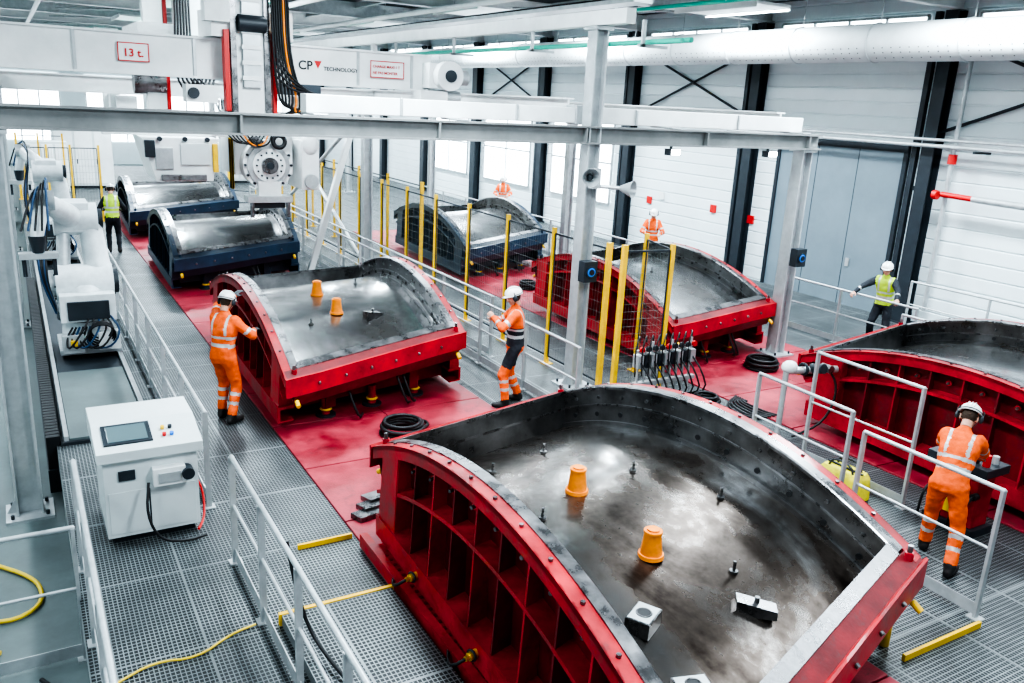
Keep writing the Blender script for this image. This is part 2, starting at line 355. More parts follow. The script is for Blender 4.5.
# ------------------------------------------------------------ moulds
def mould(C,Z,rise,PA,PB,cones=(),depth=.45,fix=(),ST=None,couplings=False):
    ST=ST or STEEL2
    C=[V((c[0],c[1])) for c in C]
    W=((C[1]-C[0]).length+(C[2]-C[3]).length)/2; L=((C[3]-C[0]).length+(C[2]-C[1]).length)/2
    bl=lambda A,u,v:A[0]*((1-u)*(1-v))+A[1]*(u*(1-v))+A[2]*(u*v)+A[3]*((1-u)*v)
    def zr(u,v): return bl(Z,min(1,max(0,u)),v)+rise*4*v*(1-v)
    def P(u,v,h): p=bl(C,u,v); return V((p.x,p.y,zr(u,v)+h))
    def PZ(u,v,z): p=bl(C,u,v); return V((p.x,p.y,z))
    b=MB(); N=30
    b.grid([[P(i/10,j/N,-depth) for i in range(11)] for j in range(N+1)],ST)
    b.grid([[P(i/10,j/N,-depth-.03) for i in range(10,-1,-1)] for j in range(N+1)],PB)
    zb=.38; MO=.27
    for sd in(0,1):
        U=(lambda m:-m/W) if sd==0 else (lambda m:1+m/W)
        def sw(sec,mat,v0=-.02,v1=1.02,n=N):
            secs=[[P(U(m),v0+(v1-v0)*j/n,h) for m,h in sec] for j in range(n+1)]
            if sd==0: secs=[s[::-1] for s in secs]
            b.sweep(secs,mat)
        sw([(0,0),(0,-depth-.02),(.04,-depth-.02),(.04,0)],STEELW)
        sw([(0,.012),(-.012,0),(-.012,-.03),(0,-.03),(.11,-.03),(.11,.012)],RIM)
        sw([(-.03,-depth+.05),(-.03,-depth),(0,-depth),(0,-depth+.05)],STEELW,0,1)
        sw([(-.012,-.2),(-.012,-.22),(0,-.22),(0,-.2)],RIM,0,1)
        sw([(.11,.0),(.11,-.045),(.235,-.045),(.235,.0)],PA,-.05,1.05)
        sw([(.215,.0),(.215,-.13),(.235,-.13),(.235,.0)],PA,-.05,1.05)
        sw([(.04,-depth-.02),(.04,-depth-.06),(.24,-depth-.06),(.24,-depth-.02)],PA)
        for j in range(N):
            v0=j/N;v1=(j+1)/N
            for m in(.045,.06):
                b.add([PZ(U(m),v0,zb),PZ(U(m),v1,zb),P(U(m),v1,-.02),P(U(m),v0,-.02)],[(0,1,2,3)],PB)
        for (h0,h1,m0,m1) in((zb-.04,zb,.04,MO+.02),(zb-.2,zb-.04,MO-.02,MO+.02),(zb-.22,zb-.2,.06,MO+.02)):
            s0=[PZ(U(m),0,z) for m,z in((m0,h0),(m1,h0),(m1,h1),(m0,h1))]; s1=[PZ(U(m),1,z) for m,z in((m0,h0),(m1,h0),(m1,h1),(m0,h1))]
            b.sweep([s0,s1],PA)
        nr=11
        for va,vb in((.01,.01+.98/nr),(.99-.98/nr,.99)):
            s0=[]
            for v in(va,vb):
                zt=P(U(.06),v,-.06).z
                s0.append([PZ(U(MO-.02),v,zb),PZ(U(MO),v,zb),PZ(U(.225),v,zt),PZ(U(.215),v,zt)])
            b.sweep(s0,PA)
        for k in range(nr+1):
            v=.01+.98*k/nr; dv=.011/L
            zt=P(U(.06),v,-.045).z
            prof=[(.06,zb),(MO,zb),(MO-.01,zb+.12),(.215,zt-.08),(.215,zt),(.06,zt)]
            A=[PZ(U(m),v-dv,z) for m,z in prof]; Bq=[PZ(U(m),v+dv,z) for m,z in prof]
            b.sweep([A,Bq],PA if k%2 else PB)
            if k<nr:
                vv=v+.49/nr; p=P(U(.165),vv,0); b.cyl(p,p+V((0,0,.02)),.018,RIM,n=8)
                q=P(U(.06),vv,-.26); o=(P(U(.1),vv,-.26)-q).normalized(); b.cyl(q,q+o*.05,.035,PA,n=10); b.cyl(q+o*.05,q+o*.09,.018,RIM,n=8)
                q=P(U(0),vv,-.12); b.cyl(q,q-o*.02,.02,RIM,n=8)
                q=P(U(0),vv,-.32 if depth>.4 else -.26); b.cyl(q,q-o*.014,.028,BLACK,n=10)
                if couplings and k in(2,5,8):
                    q=PZ(U(MO+.02),vv,zb-.1); b.cyl(q,q+o*.08,.035,BRASS,n=12); b.cyl(q+o*.08,q+o*.12,.022,BRASS,n=12); b.torus(q+o*.05,.045,.01,DARK,o,12)
                    b.tube([q+o*.12,q+o*.2+V((0,.05,-.05)),q+o*.17+V((0,.2,-.14)),q+o*.05+V((0,.4,-.16))],.014,BLACK,sub=1)
    for ed in(0,1):
        Vv=(lambda m:-m/L) if ed==0 else (lambda m:1+m/L)
        def se(sec,mat,u0=0,u1=1):
            secs=[[P(u0+(u1-u0)*j/6,Vv(m),h) for m,h in sec] for j in range(7)]
            b.sweep(secs,mat)
        se([(0,0),(.05,0),(.02,-depth-.06),(-.04,-depth-.02)],STEELW)
        se([(-.01,.012),(.1,.012),(.1,-.03),(-.01,-.03)],RIM)
        se([(-.02,-.2),(0,-.2),(0,-.23),(-.02,-.23)],RIM)
        se([(.1,0),(.26,0),(.26,-.03),(.1,-.03)],PB,-.08,1.08)
        se([(.24,0),(.26,.03),(.28,.03),(.28,-.22),(.26,-.22),(.24,-.03)],PA,-.09,1.09)
        se([(.04,-.38),(.18,-.38),(.26,-.22),(.28,-.22),(.2,-.42),(.04,-.42)],PB,-.04,1.04)
        se([(.05,-.03),(.06,-.03),(.06,-.42),(.05,-.42)],PB,0,1)
        for k in range(7):
            u=.02+.96*k/6; du=.01/W
            prof=[(.05,-.03),(.24,-.03),(.24,-.22),(.17,-.4),(.05,-.4)]
            b.sweep([[P(u-du,Vv(m),h) for m,h in prof],[P(u+du,Vv(m),h) for m,h in prof]],PB)
            if k<6:
                q=P(u+.08,Vv(.28),-.1); o=(P(u+.08,Vv(.4),-.1)-q).normalized(); b.cyl(q,q+o*.03,.02,RIM,n=8)
        for u in(-.03,1.03):
            p=P(u,Vv(.16),0); b.cyl(p-V((0,0,.28)),p+V((0,0,.05)),.035,PA,n=12); b.cyl(p+V((0,0,.05)),p+V((0,0,.11)),.022,RIM,n=10)
            q=P(u,Vv(.26),-.3); o=(P(u,Vv(.4),-.3)-q).normalized(); b.cyl(q,q+o*.1,.03,YEL,n=10)
    for u in(.22,.78): b.sweep([[PZ(u+m/W,v,z) for m,z in((-.08,.16),(.08,.16),(.08,.5),(-.08,.5))] for v in(.03,.97)],PB)
    for v in(.08,.35,.65,.92): b.sweep([[PZ(u,v+m/L,z) for m,z in((-.07,.2),(.07,.2),(.07,.44),(-.07,.44))] for u in(-.02,1.02)],PB)
    for v in(.2,.4,.6,.8):
        for u in(.22,.5,.78):
            p=PZ(u,v,.3); q=P(u,v,-depth-.02); b.beam(p,q,.1,.1,PB)
    for u in(.2,.5,.8):
        for v in(.1,.95):
            p=PZ(u,v,.02); b.cyl(p,p+V((0,0,.03)),.14,DARK,n=20); b.cyl(p+V((0,0,.03)),p+V((0,0,.3)),.06,PA,n=14); b.torus(p+V((0,0,.1)),.07,.018,YEL if v>.5 else DARK,n=14)
    for u in(.3,.62,.66):
        p=P(u,1,-.5); pts=[p+V((0,-.02,0)),p+V((.05,-.15,-.25)),p+V((.12,-.2,-.45)),p+V((.22,-.05,-.52))]
        pts=[q if q.z>.06 else V((q.x,q.y,.06)) for q in pts]; b.tube(pts,.018,BLACK,sub=1)
    o=b.finish('tunnel_segment_mould')
    def FP(x,y):
        u=v=.5
        for _ in range(30):
            p=bl(C,u,v); u+=(x-p.x)/W*.9; v-=(y-p.y)/L*.9
        return P(u,v,-depth)
    for x,y in cones:
        p=FP(x,y); c=MB(); c.cyl(p,p+V((0,0,.03)),.105,ORG,.10,24); c.cyl(p+V((0,0,.03)),p+V((0,0,.21)),.088,ORG,.066,24); c.cyl(p+V((0,0,.21)),p+V((0,0,.225)),.075,ORG,.073,24); c.cyl(p+V((0,0,.225)),p+V((0,0,.24)),.05,ORG,.05,24)
        k=c.finish('orange_cone_plug')
    for kind,x,y,a in fix:
        p=FP(x,y); ca,sa=math.cos(a),math.sin(a); X=V((ca,sa,0));Y=V((-sa,ca,0)); c=MB()
        if kind=='box':
            c.obox(p+V((0,0,.04)),X*.12,Y*.09,V((0,0,.06)),RIM); c.obox(p+V((0,0,.102)),X*.11,Y*.08,V((0,0,.004)),GALV); c.cyl(p+V((0,0,.1)),p+V((0,0,.108)),.05,BLACK,n=18); c.torus(p+V((0,0,.106)),.053,.007,STEELW,n=18)
        elif kind=='wedge':
            c.prism([p-X*.15-Y*.07-V((0,0,.02)),p+X*.15-Y*.07-V((0,0,.02)),p+X*.15-Y*.07+V((0,0,.05)),p-X*.15-Y*.07+V((0,0,.1))],Y*.13,RIM); c.cyl(p+V((0,0,.06)),p+V((0,0,.12)),.02,STEELW,n=10)
        else:
            c.cyl(p,p+V((0,0,.02)),.035,STEELW,n=14); c.cyl(p+V((0,0,.02)),p+V((0,0,.1)),.013,RIM,n=10)
        c.finish({'box':'casting_insert_block','wedge':'wedge_block','pin':'locating_pin'}[kind])
mould([(3.06,7.2),(5.45,7.80),(5.86,3.66),(3.0,2.72)],[1.1,1.1,1.1,1.0],.5,RED,REDDK,ST=STEEL,couplings=True,
      cones=[(4.04,5.49),(4.03,4.44)],fix=[('box',3.5,3.86,.5),('box',3.48,3.3,-.3),('wedge',4.5,3.75,-.7),('pin',4.6,4.1,0),('pin',4.75,5.6,0),('pin',3.7,6.4,0),('pin',5.2,4.9,0),('pin',4.4,6.6,0),('pin',3.5,5.2,0)])
mould([(3.1,15.2),(5.75,15.6),(5.48,11.05),(2.98,10.45)],[1.1,1.12,1.12,.95],.5,RED,REDDK,cones=[(4.06,12.97),(4.09,12.1)],depth=.33,fix=[('pin',3.6,11.8,0),('pin',4.9,13.5,0),('wedge',4.6,11.9,.4)])
mould([(3.1,23.2),(5.85,23.9),(5.5,19.7),(2.98,18.9)],[1.1,1.1,1.08,.95],.5,BLUE,BLUEDK,depth=.33)
mould([(3.2,31.3),(6.0,32.0),(5.8,27.3),(3.0,26.2)],[1.1,1.1,1.08,.95],.5,BLUE,BLUEDK,depth=.33)
mould([(9.95,15.4),(12.4,16.1),(11.95,10.95),(9.65,10.7)],[1.1,1.1,1.12,.98],.5,RED,REDDK,depth=.33,fix=[('pin',11,13,0)])
mould([(10.1,7.9),(12.9,8.5),(12.6,3.7),(9.9,2.9)],[1.1,1.1,1.1,1.0],.5,RED,REDDK,depth=.38,fix=[('pin',11,6,0)])
mould([(10.0,23.4),(12.6,24.0),(12.2,19.3),(9.7,18.5)],[1.15,1.15,1.1,.95],.5,BLUE,BLUEDK,depth=.33)

# ------------------------------------------------------------ railings
def railing(pts,z0=0,h=1.1,sp=1.5,mat=GALV,kick=True,r=.022):
    b=MB(); pts=[V((p[0],p[1],z0)) for p in pts]; up=V((0,0,1))
    for a,c in zip(pts[:-1],pts[1:]):
        L=(c-a).length; n=max(1,round(L/sp)); d=(c-a)/n
        for i in range(n+1):
            p=a+d*i; b.beam(p,p+up*h,.055,.03,mat,up=(c-a).normalized()); b.obox(p+V((0,0,.006)),V((.06,0,0)),V((0,.06,0)),V((0,0,.006)),mat)
        b.cyl(a+up*h,c+up*h,r,mat,n=10); b.cyl(a+up*h*.55,c+up*h*.55,r*.7,mat,n=8)
        if kick: b.beam(a+up*.09,c+up*.09,.008,.12,mat)
    for p in pts: b.ell(p+up*h,(r,)*3,mat,nu=8,nv=6)
    return b.finish('handrail')
railing([(1.5,8.7),(1.5,21.5)])
railing([(1.5,7.45),(1.5,3.2)],sp=.95)
railing([(.22,7.9),(.22,3.0)],sp=1.2)
railing([(6.7,9.3),(6.7,27)])
railing([(7.05,12.5),(7.05,30)],sp=2)
railing([(7.35,3.62),(7.38,5.1)],sp=1.8,h=1.3)
railing([(7.9,5.65),(7.95,7.1)],sp=1.5,h=1.25)
railing([(8.75,5.4),(8.75,6.9)],h=1.5,sp=1.6)
railing([(13.5,5),(13.5,9.0)],sp=1.4)
railing([(14.2,9.2),(14.2,12.6)],sp=1.6); railing([(13.6,13.5),(13.6,30)],sp=1.8)
railing([(16.6,4),(16.6,11)],sp=1.6)
railing([(-2.0,7.4),(.15,7.4)],z0=-.6,h=1.3)
def fence(pts,h=2.4,name='safety_fence',mesh=True,w=.03,sp=.1):
    b=MB(); pts=[V((p[0],p[1],0)) for p in pts]
    for i_,p in enumerate(pts):
        q=w*1.25 if i_==0 else w
        b.box(p.x-q,p.x+q,p.y-q,p.y+q,0,h,YEL); b.box(p.x-.09,p.x+.09,p.y-.09,p.y+.09,0,.015,YEL)
    for a,c in zip(pts[:-1],pts[1:]):
        d=(c-a); L=d.length; d.normalize(); a2=a+d*.05; c2=c-d*.05
        for z in(.15,h-.1): b.beam(a2+V((0,0,z)),c2+V((0,0,z)),.02,.03,DARK)
        if mesh:
            for q in(a2,c2): b.beam(q+V((0,0,.15)),q+V((0,0,h-.1)),.02,.02,DARK,up=d)
            n=int(L/sp)
            for i in range(n+1):
                p=a2+(c2-a2)*i/n; b.cyl(p+V((0,0,.15)),p+V((0,0,h-.1)),.0026,MESHW,n=4,caps=False)
            m_=int((h-.25)/(sp*2))
            for k in range(1,m_): b.cyl(a2+V((0,0,.15+k*sp*2)),c2+V((0,0,.15+k*sp*2)),.0026,MESHW,n=4,caps=False)
    return b.finish(name)
fence([(7.8,10.25+1.56*i) for i in range(14)],sp=.08)
fence([(7.9,10.0),(8.76,9.9),(9.05,10.9)],sp=.06)
fence([(.3,30),(.95,30),(1.6,30),(2.4,30)])
fence([(.2,36),(.9,36),(1.7,36)],mesh=False)
fence([(8.6,19.0+2.2*i) for i in range(6)],mesh=False)
fence([(7.0,33),(8,33),(9,33),(9.5,36),(6.8,38)],mesh=False)

# ------------------------------------------------------------ gantry steelwork
def column(x,y,z0,z1,mat,w=.28):
    b=MB(); b.ibeam((x,y,z0),(x,y,z1),w,w,mat,up=(1,0,0)); b.box(x-.25,x+.25,y-.25,y+.25,z0,z0+.03,mat)
    for sx in(-.18,.18):
        for sy in(-.18,.18): b.cyl((x+sx,y+sy,z0+.03),(x+sx,y+sy,z0+.08),.02,DARK,n=6)
    b.box(x-w/2-.05,x+w/2+.05,y-w/2-.05,y+w/2+.05,z1-.04,z1,mat)
    b.prism([(x-w/2,y,z0+.03),(x-.24,y,z0+.03),(x-w/2,y,z0+.2)],(0,.012,0),mat)
    return b.finish('steel_column')
column(-.2,10.6,-.6,3.84,GALV,.28); column(7.57,10.64,0,5.5,GALV,.22); column(12.28,10.70,.02,3.84,GALV,.24)
for y in(19.6,28.6,37.6): column(7.4,y,0,4.2,GALV,.22); column(-.2,y,-.6,4.2,GALV,.26); column(13.3,y,0,4.2,GALV,.22)
b=MB()
b.ibeam((-3,10.6,3.975),(12.5,10.6,3.975),.2,.26,GREY)
for x in(-.2,2.4,5,7.4,9.8,12.2):
    b.box(x-.012,x+.012,10.5,10.7,3.86,4.09,GREY)
b.finish('gantry_cross_beam')
b=MB(); b.box(3.3,7.44,10.9,11.15,4.13,4.36,WHITE); b.box(7.7,12.4,10.9,11.15,4.13,4.38,WHITE); b.box(7.44,7.7,10.88,11.17,4.11,4.4,GALV)
for x in(3.4,5.4,9.2,12.2): b.box(x-.1,x+.1,10.6,11.15,4.107,4.13,GALV)
for x in(4.6,6.4,8.6,10.8): b.box(x-.02,x+.02,10.87,10.9,4.13,4.37,GALV)
b.finish('white_box_girder',bevel=.01)
b=MB()
for x,z in((-.2,4.35),(12.25,4.3)):
    b.ibeam((x,11.3,z),(x,42,z),.2,.32,WHITE)
b.ibeam((7.57,11.3,4.35),(7.57,42,4.35),.2,.3,WHITE)
b.beam((7.57,9.9,5.62),(7.57,26,5.62),.16,.2,WHITE)
for y in(19.6,25.5): b.beam((7.57,y,4.5),(7.57,y,5.55),.12,.12,WHITE)
b.finish('crane_runway_beams')
b=MB()
for dx,dz in((0,0),(.16,.02)):
    b.cyl((7.75+dx,9.0,5.28+dz),(7.75+dx,21,5.28+dz),.036,TEAL,n=10)
for y in(9.6,12.5,15.4,18.3): b.box(7.5,8.0,y-.02,y+.02,5.2,5.24,GALV); b.box(7.55,7.6,y-.02,y+.02,5.2,5.55,GALV)
b.finish('teal_air_pipes')
b=MB()
b.cyl((7.4,19.8,.3),(7.4,28.4,4.0),.05,GALV,n=8); b.cyl((7.4,28.4,.3),(7.4,19.8,4.0),.05,GALV,n=8)
b.cyl((7.4,28.8,.3),(7.4,37.4,4.0),.05,GALV,n=8); b.beam((6.25,20.5,0),(7.3,20.5,3.4),.14,.14,WHITE)
b.finish('diagonal_bracing')
for y,z in((19.6,4.3),(28.6,4.3),(37.6,4.3)):
    b=MB(); b.ibeam((-1,y,z),(13.6,y,z),.2,.34,WHITE); b.finish('gantry_cross_beam')
root=D.objects.new('overhead_gantry_crane',None); S.collection.objects.link(root)
b=MB()
b.box(-3,6.35,13.8,14.2,4.52,5.05,WHITE)
b.box(-3,6.35,13.76,14.24,5.05,5.08,WHITE); b.box(-3,6.35,13.76,14.24,4.49,4.52,WHITE)
for x in(-.4,.9,2.5,5.05,6.0): b.box(x-.02,x+.02,13.77,13.8,4.52,5.05,GALV)
b.box(6.2,6.75,13.5,14.5,4.55,4.95,WHITE); b.cyl((6.5,13.3,4.75),(6.5,13.5,4.75),.24,WHITE,n=24); b.cyl((6.5,13.26,4.75),(6.5,13.3,4.75),.1,DARK,n=16)
b.cyl((6.75,14,4.75),(7.15,14,4.75),.13,GALV); b.cyl((6.2,13.6,4.4),(6.8,13.6,4.4),.12,GALV); b.box(6.0,6.5,13.4,13.8,4.2,4.5,WHITE)
b.box(2.95,3.52,13.45,13.76,4.0,6.9,WHITE); b.box(2.95,3.03,13.40,13.45,3.9,6.9,RIM); b.box(3.44,3.52,13.40,13.45,3.9,6.9,RIM)
b.box(2.86,2.93,13.42,13.6,4.0,5.2,REDP); b.box(3.56,3.62,13.42,13.6,4.0,5.2,REDP)
b.box(2.7,3.9,13.5,14.5,5.1,5.5,WHITE); b.box(3.12,3.38,13.38,13.45,4.4,5.9,GALV)
for k in range(6): b.box(3.1,3.4,13.36,13.39,4.5+.22*k,4.56+.22*k,WHITE)
b.cyl((3.05,13.36,5.3),(3.45,13.36,5.3),.12,DARK); b.cyl((3.05,13.36,5.75),(3.45,13.36,5.75),.09,RIM); b.box(2.6,2.95,13.4,13.7,5.3,6.0,WHITE)
for i in range(8):
    x=3.5+.035*i; b.tube([(x,13.3,6.8),(x+.02,13.28,5.8),(x+.03,13.25,5.0-.03*i),(x+.08+.03*i,13.3,4.45-.04*i),(x+.15,13.3,4.15-.02*i),(3.9+.03*i,13.35,4.12),(3.7,13.5,4.0)],.018,ORG if i==5 else BLACK,sub=2)
for i in range(4):
    b.tube([(3.55,13.3,4.9-.1*i),(3.8,13.2,4.55-.06*i),(4.1+.05*i,13.25,4.35),(4.3+.05*i,13.4,4.25)],.016,BLACK,sub=2)
b.box(2.8,3.8,13.5,13.75,3.85,4.05,GALV)
for x in(2.9,3.7): b.cyl((x,13.42,3.95),(x,13.5,3.95),.1,RIM)
b.box(3.9,4.5,13.5,13.75,4.05,4.3,WHITE); b.box(2.3,2.75,13.45,13.75,4.15,4.4,WHITE); b.cyl((2.4,13.4,4.28),(2.4,13.45,4.28),.08,DARK); b.cyl((4.2,13.44,4.18),(4.2,13.5,4.18),.09,DARK)
b.box(-3,6.5,16.2,16.6,4.6,5.05,WHITE); b.box(1.8,2.3,14.25,16.15,4.9,5.25,WHITE)
b.box(4.5,5.1,15.9,16.8,4.3,4.6,DARK); b.cyl((1.9,16,4.4),(2.4,16,4.4),.2,RIM)
b.box(2.1,2.4,15.9,16.15,3.9,6.9,WHITE); b.box(2.42,2.48,15.95,16.1,3.9,6.9,REDP); b.box(2.6,3.2,15.85,16.2,5.2,6.2,LIGHTGREY)
for i in range(6): b.tube([(2.55+.05*i,15.8,6.9),(2.6+.04*i,15.75,5.6),(2.5+.06*i,15.7,4.6),(2.7+.08*i,15.7,4.2+.02*i),(2.9+.06*i,15.8,4.6)],.02,BLACK,sub=2)
b.finish('girder_and_mast',parent=root,bevel=.008)
def text(s,x,y,z,size,mat,parent):
    c=D.curves.new('label','FONT'); c.body=s; c.size=size; c.extrude=.002; c.offset=size*.02
    o=D.objects.new('lettering',c); S.collection.objects.link(o); o.location=(x,y,z); o.rotation_euler=(math.pi/2,0,0); c.materials.append(mat); o.parent=parent
    return o
text('13 t.',1.52,13.745,4.74,.15,REDP,root)
text('CP',4.06,13.79,4.72,.19,BLACK,root); text('TECHNOLOGY',4.47,13.79,4.72,.085,BLACK,root)
b=MB()
b.prism([(4.32,13.79,4.86),(4.44,13.79,4.86),(4.38,13.79,4.74)],(0,.01,0),REDP)
for x0,x1,z0,z1 in((1.45,1.87,4.67,4.93),(5.25,5.85,4.66,4.93)):
    b.box(x0,x1,13.757,13.765,z0,z1,WHITE)
    for q in((x0,x1,z0,z0+.015),(x0,x1,z1-.015,z1),(x0,x0+.015,z0,z1),(x1-.015,x1,z0,z1)): b.box(q[0],q[1],13.752,13.757,q[2],q[3],REDP)
b.finish('load_plate',parent=root)
for k,s in enumerate(('CHARGE MAXI 1 T','NE PAS MONTER')): text(s,5.29,13.75,4.82-.1*k,.058,REDP,root)
# lifting machine
b=MB()
b.box(1.7,6.7,19.95,20.35,3.3,3.8,WHITE); b.box(1.7,6.7,21.2,21.7,3.3,3.8,WHITE)
for x in(2.2,6.2): b.box(x-.2,x+.2,19.8,21.9,3.8,4.1,WHITE)
b.prism([(2.35,19.2,3.3),(3.9,19.2,3.3),(3.75,19.2,2.4),(2.6,19.2,2.4)],(0,1.5,0),WHITE)
b.box(2.6,2.95,19.16,19.2,2.65,3.1,GALV); b.box(3.1,3.7,19.15,19.2,2.75,3.2,LIGHTGREY); b.box(2.7,3.6,19.1,19.2,2.42,2.55,RIM)
for x in(2.7,3.2,3.65): b.cyl((x,19.12,3.28),(x,19.2,3.28),.05,DARK)
b.box(2.4,2.6,19.1,19.2,2.9,3.25,DARK); b.box(3.75,3.85,19.1,19.2,2.6,3.2,YEL)
b.box(4.3,5.6,19.6,21.0,2.5,3.4,WHITE)
b.cyl((4.95,19.25,2.75),(4.95,19.6,2.75),.55,WHITE,n=40); b.cyl((4.95,19.2,2.75),(4.95,19.25,2.75),.47,GALV,n=40); b.cyl((4.95,19.14,2.75),(4.95,19.2,2.75),.36,WHITE,n=32); b.cyl((4.95,19.05,2.75),(4.95,19.14,2.75),.18,RIM,n=24); b.cyl((4.95,19.02,2.75),(4.95,19.05,2.75),.08,DARK,n=16)
for k in range(14):
    a=k*math.pi/7; c_,s_=math.cos(a),math.sin(a)
    b.cyl((4.95+.51*c_,19.2,2.75+.51*s_),(4.95+.51*c_,19.26,2.75+.51*s_),.03,DARK,n=8); b.cyl((4.95+.28*c_,19.11,2.75+.28*s_),(4.95+.28*c_,19.15,2.75+.28*s_),.022,DARK,n=8)
b.box(4.7,5.2,19.15,19.4,2.0,2.4,WHITE); b.box(4.45,5.45,19.1,19.5,1.93,2.08,GALV); b.box(4.6,5.3,19.2,19.4,1.8,1.93,DARK)
b.cyl((4.55,19.15,1.6),(4.55,19.15,1.95),.05,RIM); b.cyl((5.35,19.15,1.6),(5.35,19.15,1.95),.05,RIM)
b.box(5.7,6.1,19.2,20.4,2.2,3.3,WHITE); b.ell((5.9,19.3,3.2),(.22,.2,.25),WHITE); b.cyl((5.9,19.1,2.4),(5.9,19.2,2.4),.16,GALV)
b.cyl((4.3,19.2,3.55),(5.6,19.2,3.55),.15,WHITE); b.cyl((4.25,19.2,3.55),(4.3,19.2,3.55),.17,DARK)
b.torus((5.15,19.05,3.28),.13,.05,BLACK,(0,1,0),20); b.cyl((4.65,19.05,3.25),(4.65,19.25,3.25),.13,RIM)
for i in range(2): b.box(4.2,4.26,19.5,19.7,2.2,3.3,YEL)
for x in(2.0,6.5):
    for y in(20.1,21.5): b.box(x-.1,x+.1,y-.1,y+.1,3.8,4.25,WHITE)
for i in range(6): b.tube([(4.0+.05*i,19.5,4.1),(3.9+.08*i,19.1,3.7),(4.1+.1*i,18.95,3.3-.03*i),(4.4+.1*i,19.0,3.2),(4.6+.08*i,19.1,3.4)],.018,ORG if i==4 else BLACK,sub=2)
b.finish('segment_lifting_machine',bevel=.01)
for x,y,w_,h_ in((-1.8,24,1.4,2.2),(-.9,34,1.6,2.4),(1.2,38,1.4,2.0),(-3.5,18,1.6,2.1),(2.6,40,2.2,2.6),(7,42,2.4,2.6),(9.6,42,2.0,2.4)):
    b=MB(); z0=-.6 if x<0.1 else 0
    b.box(x-w_/2,x+w_/2,y-.5,y+.5,z0+.1,h_,LIGHTGREY); b.box(x-w_/2+.05,x+w_/2-.05,y-.45,y+.45,z0,z0+.1,DARK)
    for k in range(3): b.box(x-w_/2+.06+k*w_/3,x-w_/2+w_/3-.02+k*w_/3,y-.52,y-.5,z0+.2,h_-.1,WHITE); b.box(x-w_/2+.1+k*w_/3,x-w_/2+.14+k*w_/3,y-.54,y-.52,1,1.2,DARK)
    b.finish('electrical_cabinet',bevel=.01)
b=MB()
for dx,dz,s in((-.28,.05,-1),(.3,-.12,1)):
    p=V((7.57+dx*.3,10.45,3.35+dz)); q=V((7.57+dx,10.2,3.35+dz)); b.cyl(p,q,.03,GALV); b.cyl(q,q+V((s*.1,-.18,0)),.04,GALV,.13,20,caps=False); b.ell(q+V((s*.04,-.06,0)),(.05,.05,.05),DARK)
b.box(7.5,7.64,10.4,10.53,3.2,3.5,GALV); b.finish('horn_loudspeaker')
for x,z in((9.05,3.76),(11.2,3.76)):
    b=MB(); b.box(x-.1,x+.1,10.4,10.55,z-.05,z+.05,DARK); b.box(x-.08,x+.08,10.385,10.4,z-.035,z+.04,LAMPM); b.box(x-.015,x+.015,10.5,10.54,z+.05,z+.09,DARK); b.finish('spotlight')
for x,y,z in((7.5,10.36,1.95),(12.15,10.36,1.95)):
    b=MB(); b.box(x-.12,x+.12,y-.08,y+.08,z-.16,z+.16,DARK); b.cyl((x,y-.1,z),(x,y-.08,z),.09,DARK,n=20); b.cyl((x,y-.105,z),(x,y-.1,z),.07,BLUEP,n=20); b.cyl((x,y-.12,z),(x,y-.105,z),.045,BLACK,n=16); b.box(x-.03,x+.03,y+.08,y+.155,z-.03,z+.03,GALV); b.finish('projector_sensor')
b=MB()
for i in range(9):
    x=7.95+.13*i; b.cyl((x,9.5,0),(x,9.5,.75+.12*(i%3)),.018,GALV,n=8); b.box(x-.05,x+.05,9.43,9.57,.6,.8,DARK if i%2 else GALV); b.cyl((x,9.41,.9),(x,9.45,.9),.045,REDP if i%4==0 else DARK)
    b.tube([(x,9.45,.7),(x+.05,9.25,.5),(x+.15,9.2,.2),(x+.1,9.45,.05)],.014,BLACK,sub=1)
    b.tube([(x,9.5,1.0),(x-.1,9.4,1.15),(x-.2,9.35,.9),(x-.12,9.4,.5)],.011,BLACK,sub=1)
b.box(7.9,9.1,9.46,9.54,.3,.36,GALV); b.box(7.9,9.1,9.48,9.52,.84,.88,GALV); b.finish('pneumatic_valve_rack')
def coil(x,y,z=.02,R=.28):
    b=MB()
    for k in range(6): b.torus((x+.02*math.sin(k*2),y+.02*math.cos(k*3),z+.025+.033*k),R-.02*(k%3),.024,BLACK)
    b.tube([(x+R,y,z+.03),(x+R+.2,y+.15,z+.03),(x+R+.1,y+.4,z+.03)],.022,BLACK,sub=1); b.finish('coiled_hose')
coil(4.2,9.75); coil(11.3,10.1); coil(10.6,17.1,R=.2); coil(8.95,9.0,z=0,R=.2)
b=MB()
b.box(1.62,2.62,4.0,6.26,0,.1,GRATE); b.box(1.6,2.64,6.26,6.30,0,.11,YEL)
b.box(2.1,2.66,7.42,7.45,0,.05,YEL); b.finish('grating_step')
b=MB(); b.box(2.66,2.74,3.0,7.2,.02,.16,RED); b.box(2.74,3.0,3.0,7.0,.02,.12,RED)
for k in range(38):
    for x in(2.78,2.86,2.94): b.cyl((x,3.07+.1*k,.12),(x,3.07+.1*k,.128),.02,REDDK,n=8)
b.finish('red_perforated_tread')
b=MB()
for i in range(3): b.obox((2.95+.1*i,7.75+.12*i,.05+.03*i),V((.14,.03,0)),V((-.03,.08,0)),V((0,0,.03)),RIM)
b.finish('steel_packing_plates')
b=MB(); b.box(6.15,7.25,3.50,3.53,0,.06,YEL); b.finish('yellow_kick_edge')
b=MB(); b.cyl((6.2,3.75,0),(6.2,3.75,.3),.05,BRASS); b.cyl((6.2,3.75,.3),(6.2,3.75,.36),.08,BRASS); b.cyl((6.2,3.75,.36),(6.2,3.75,.46),.04,DARK); b.finish('brass_locating_post')
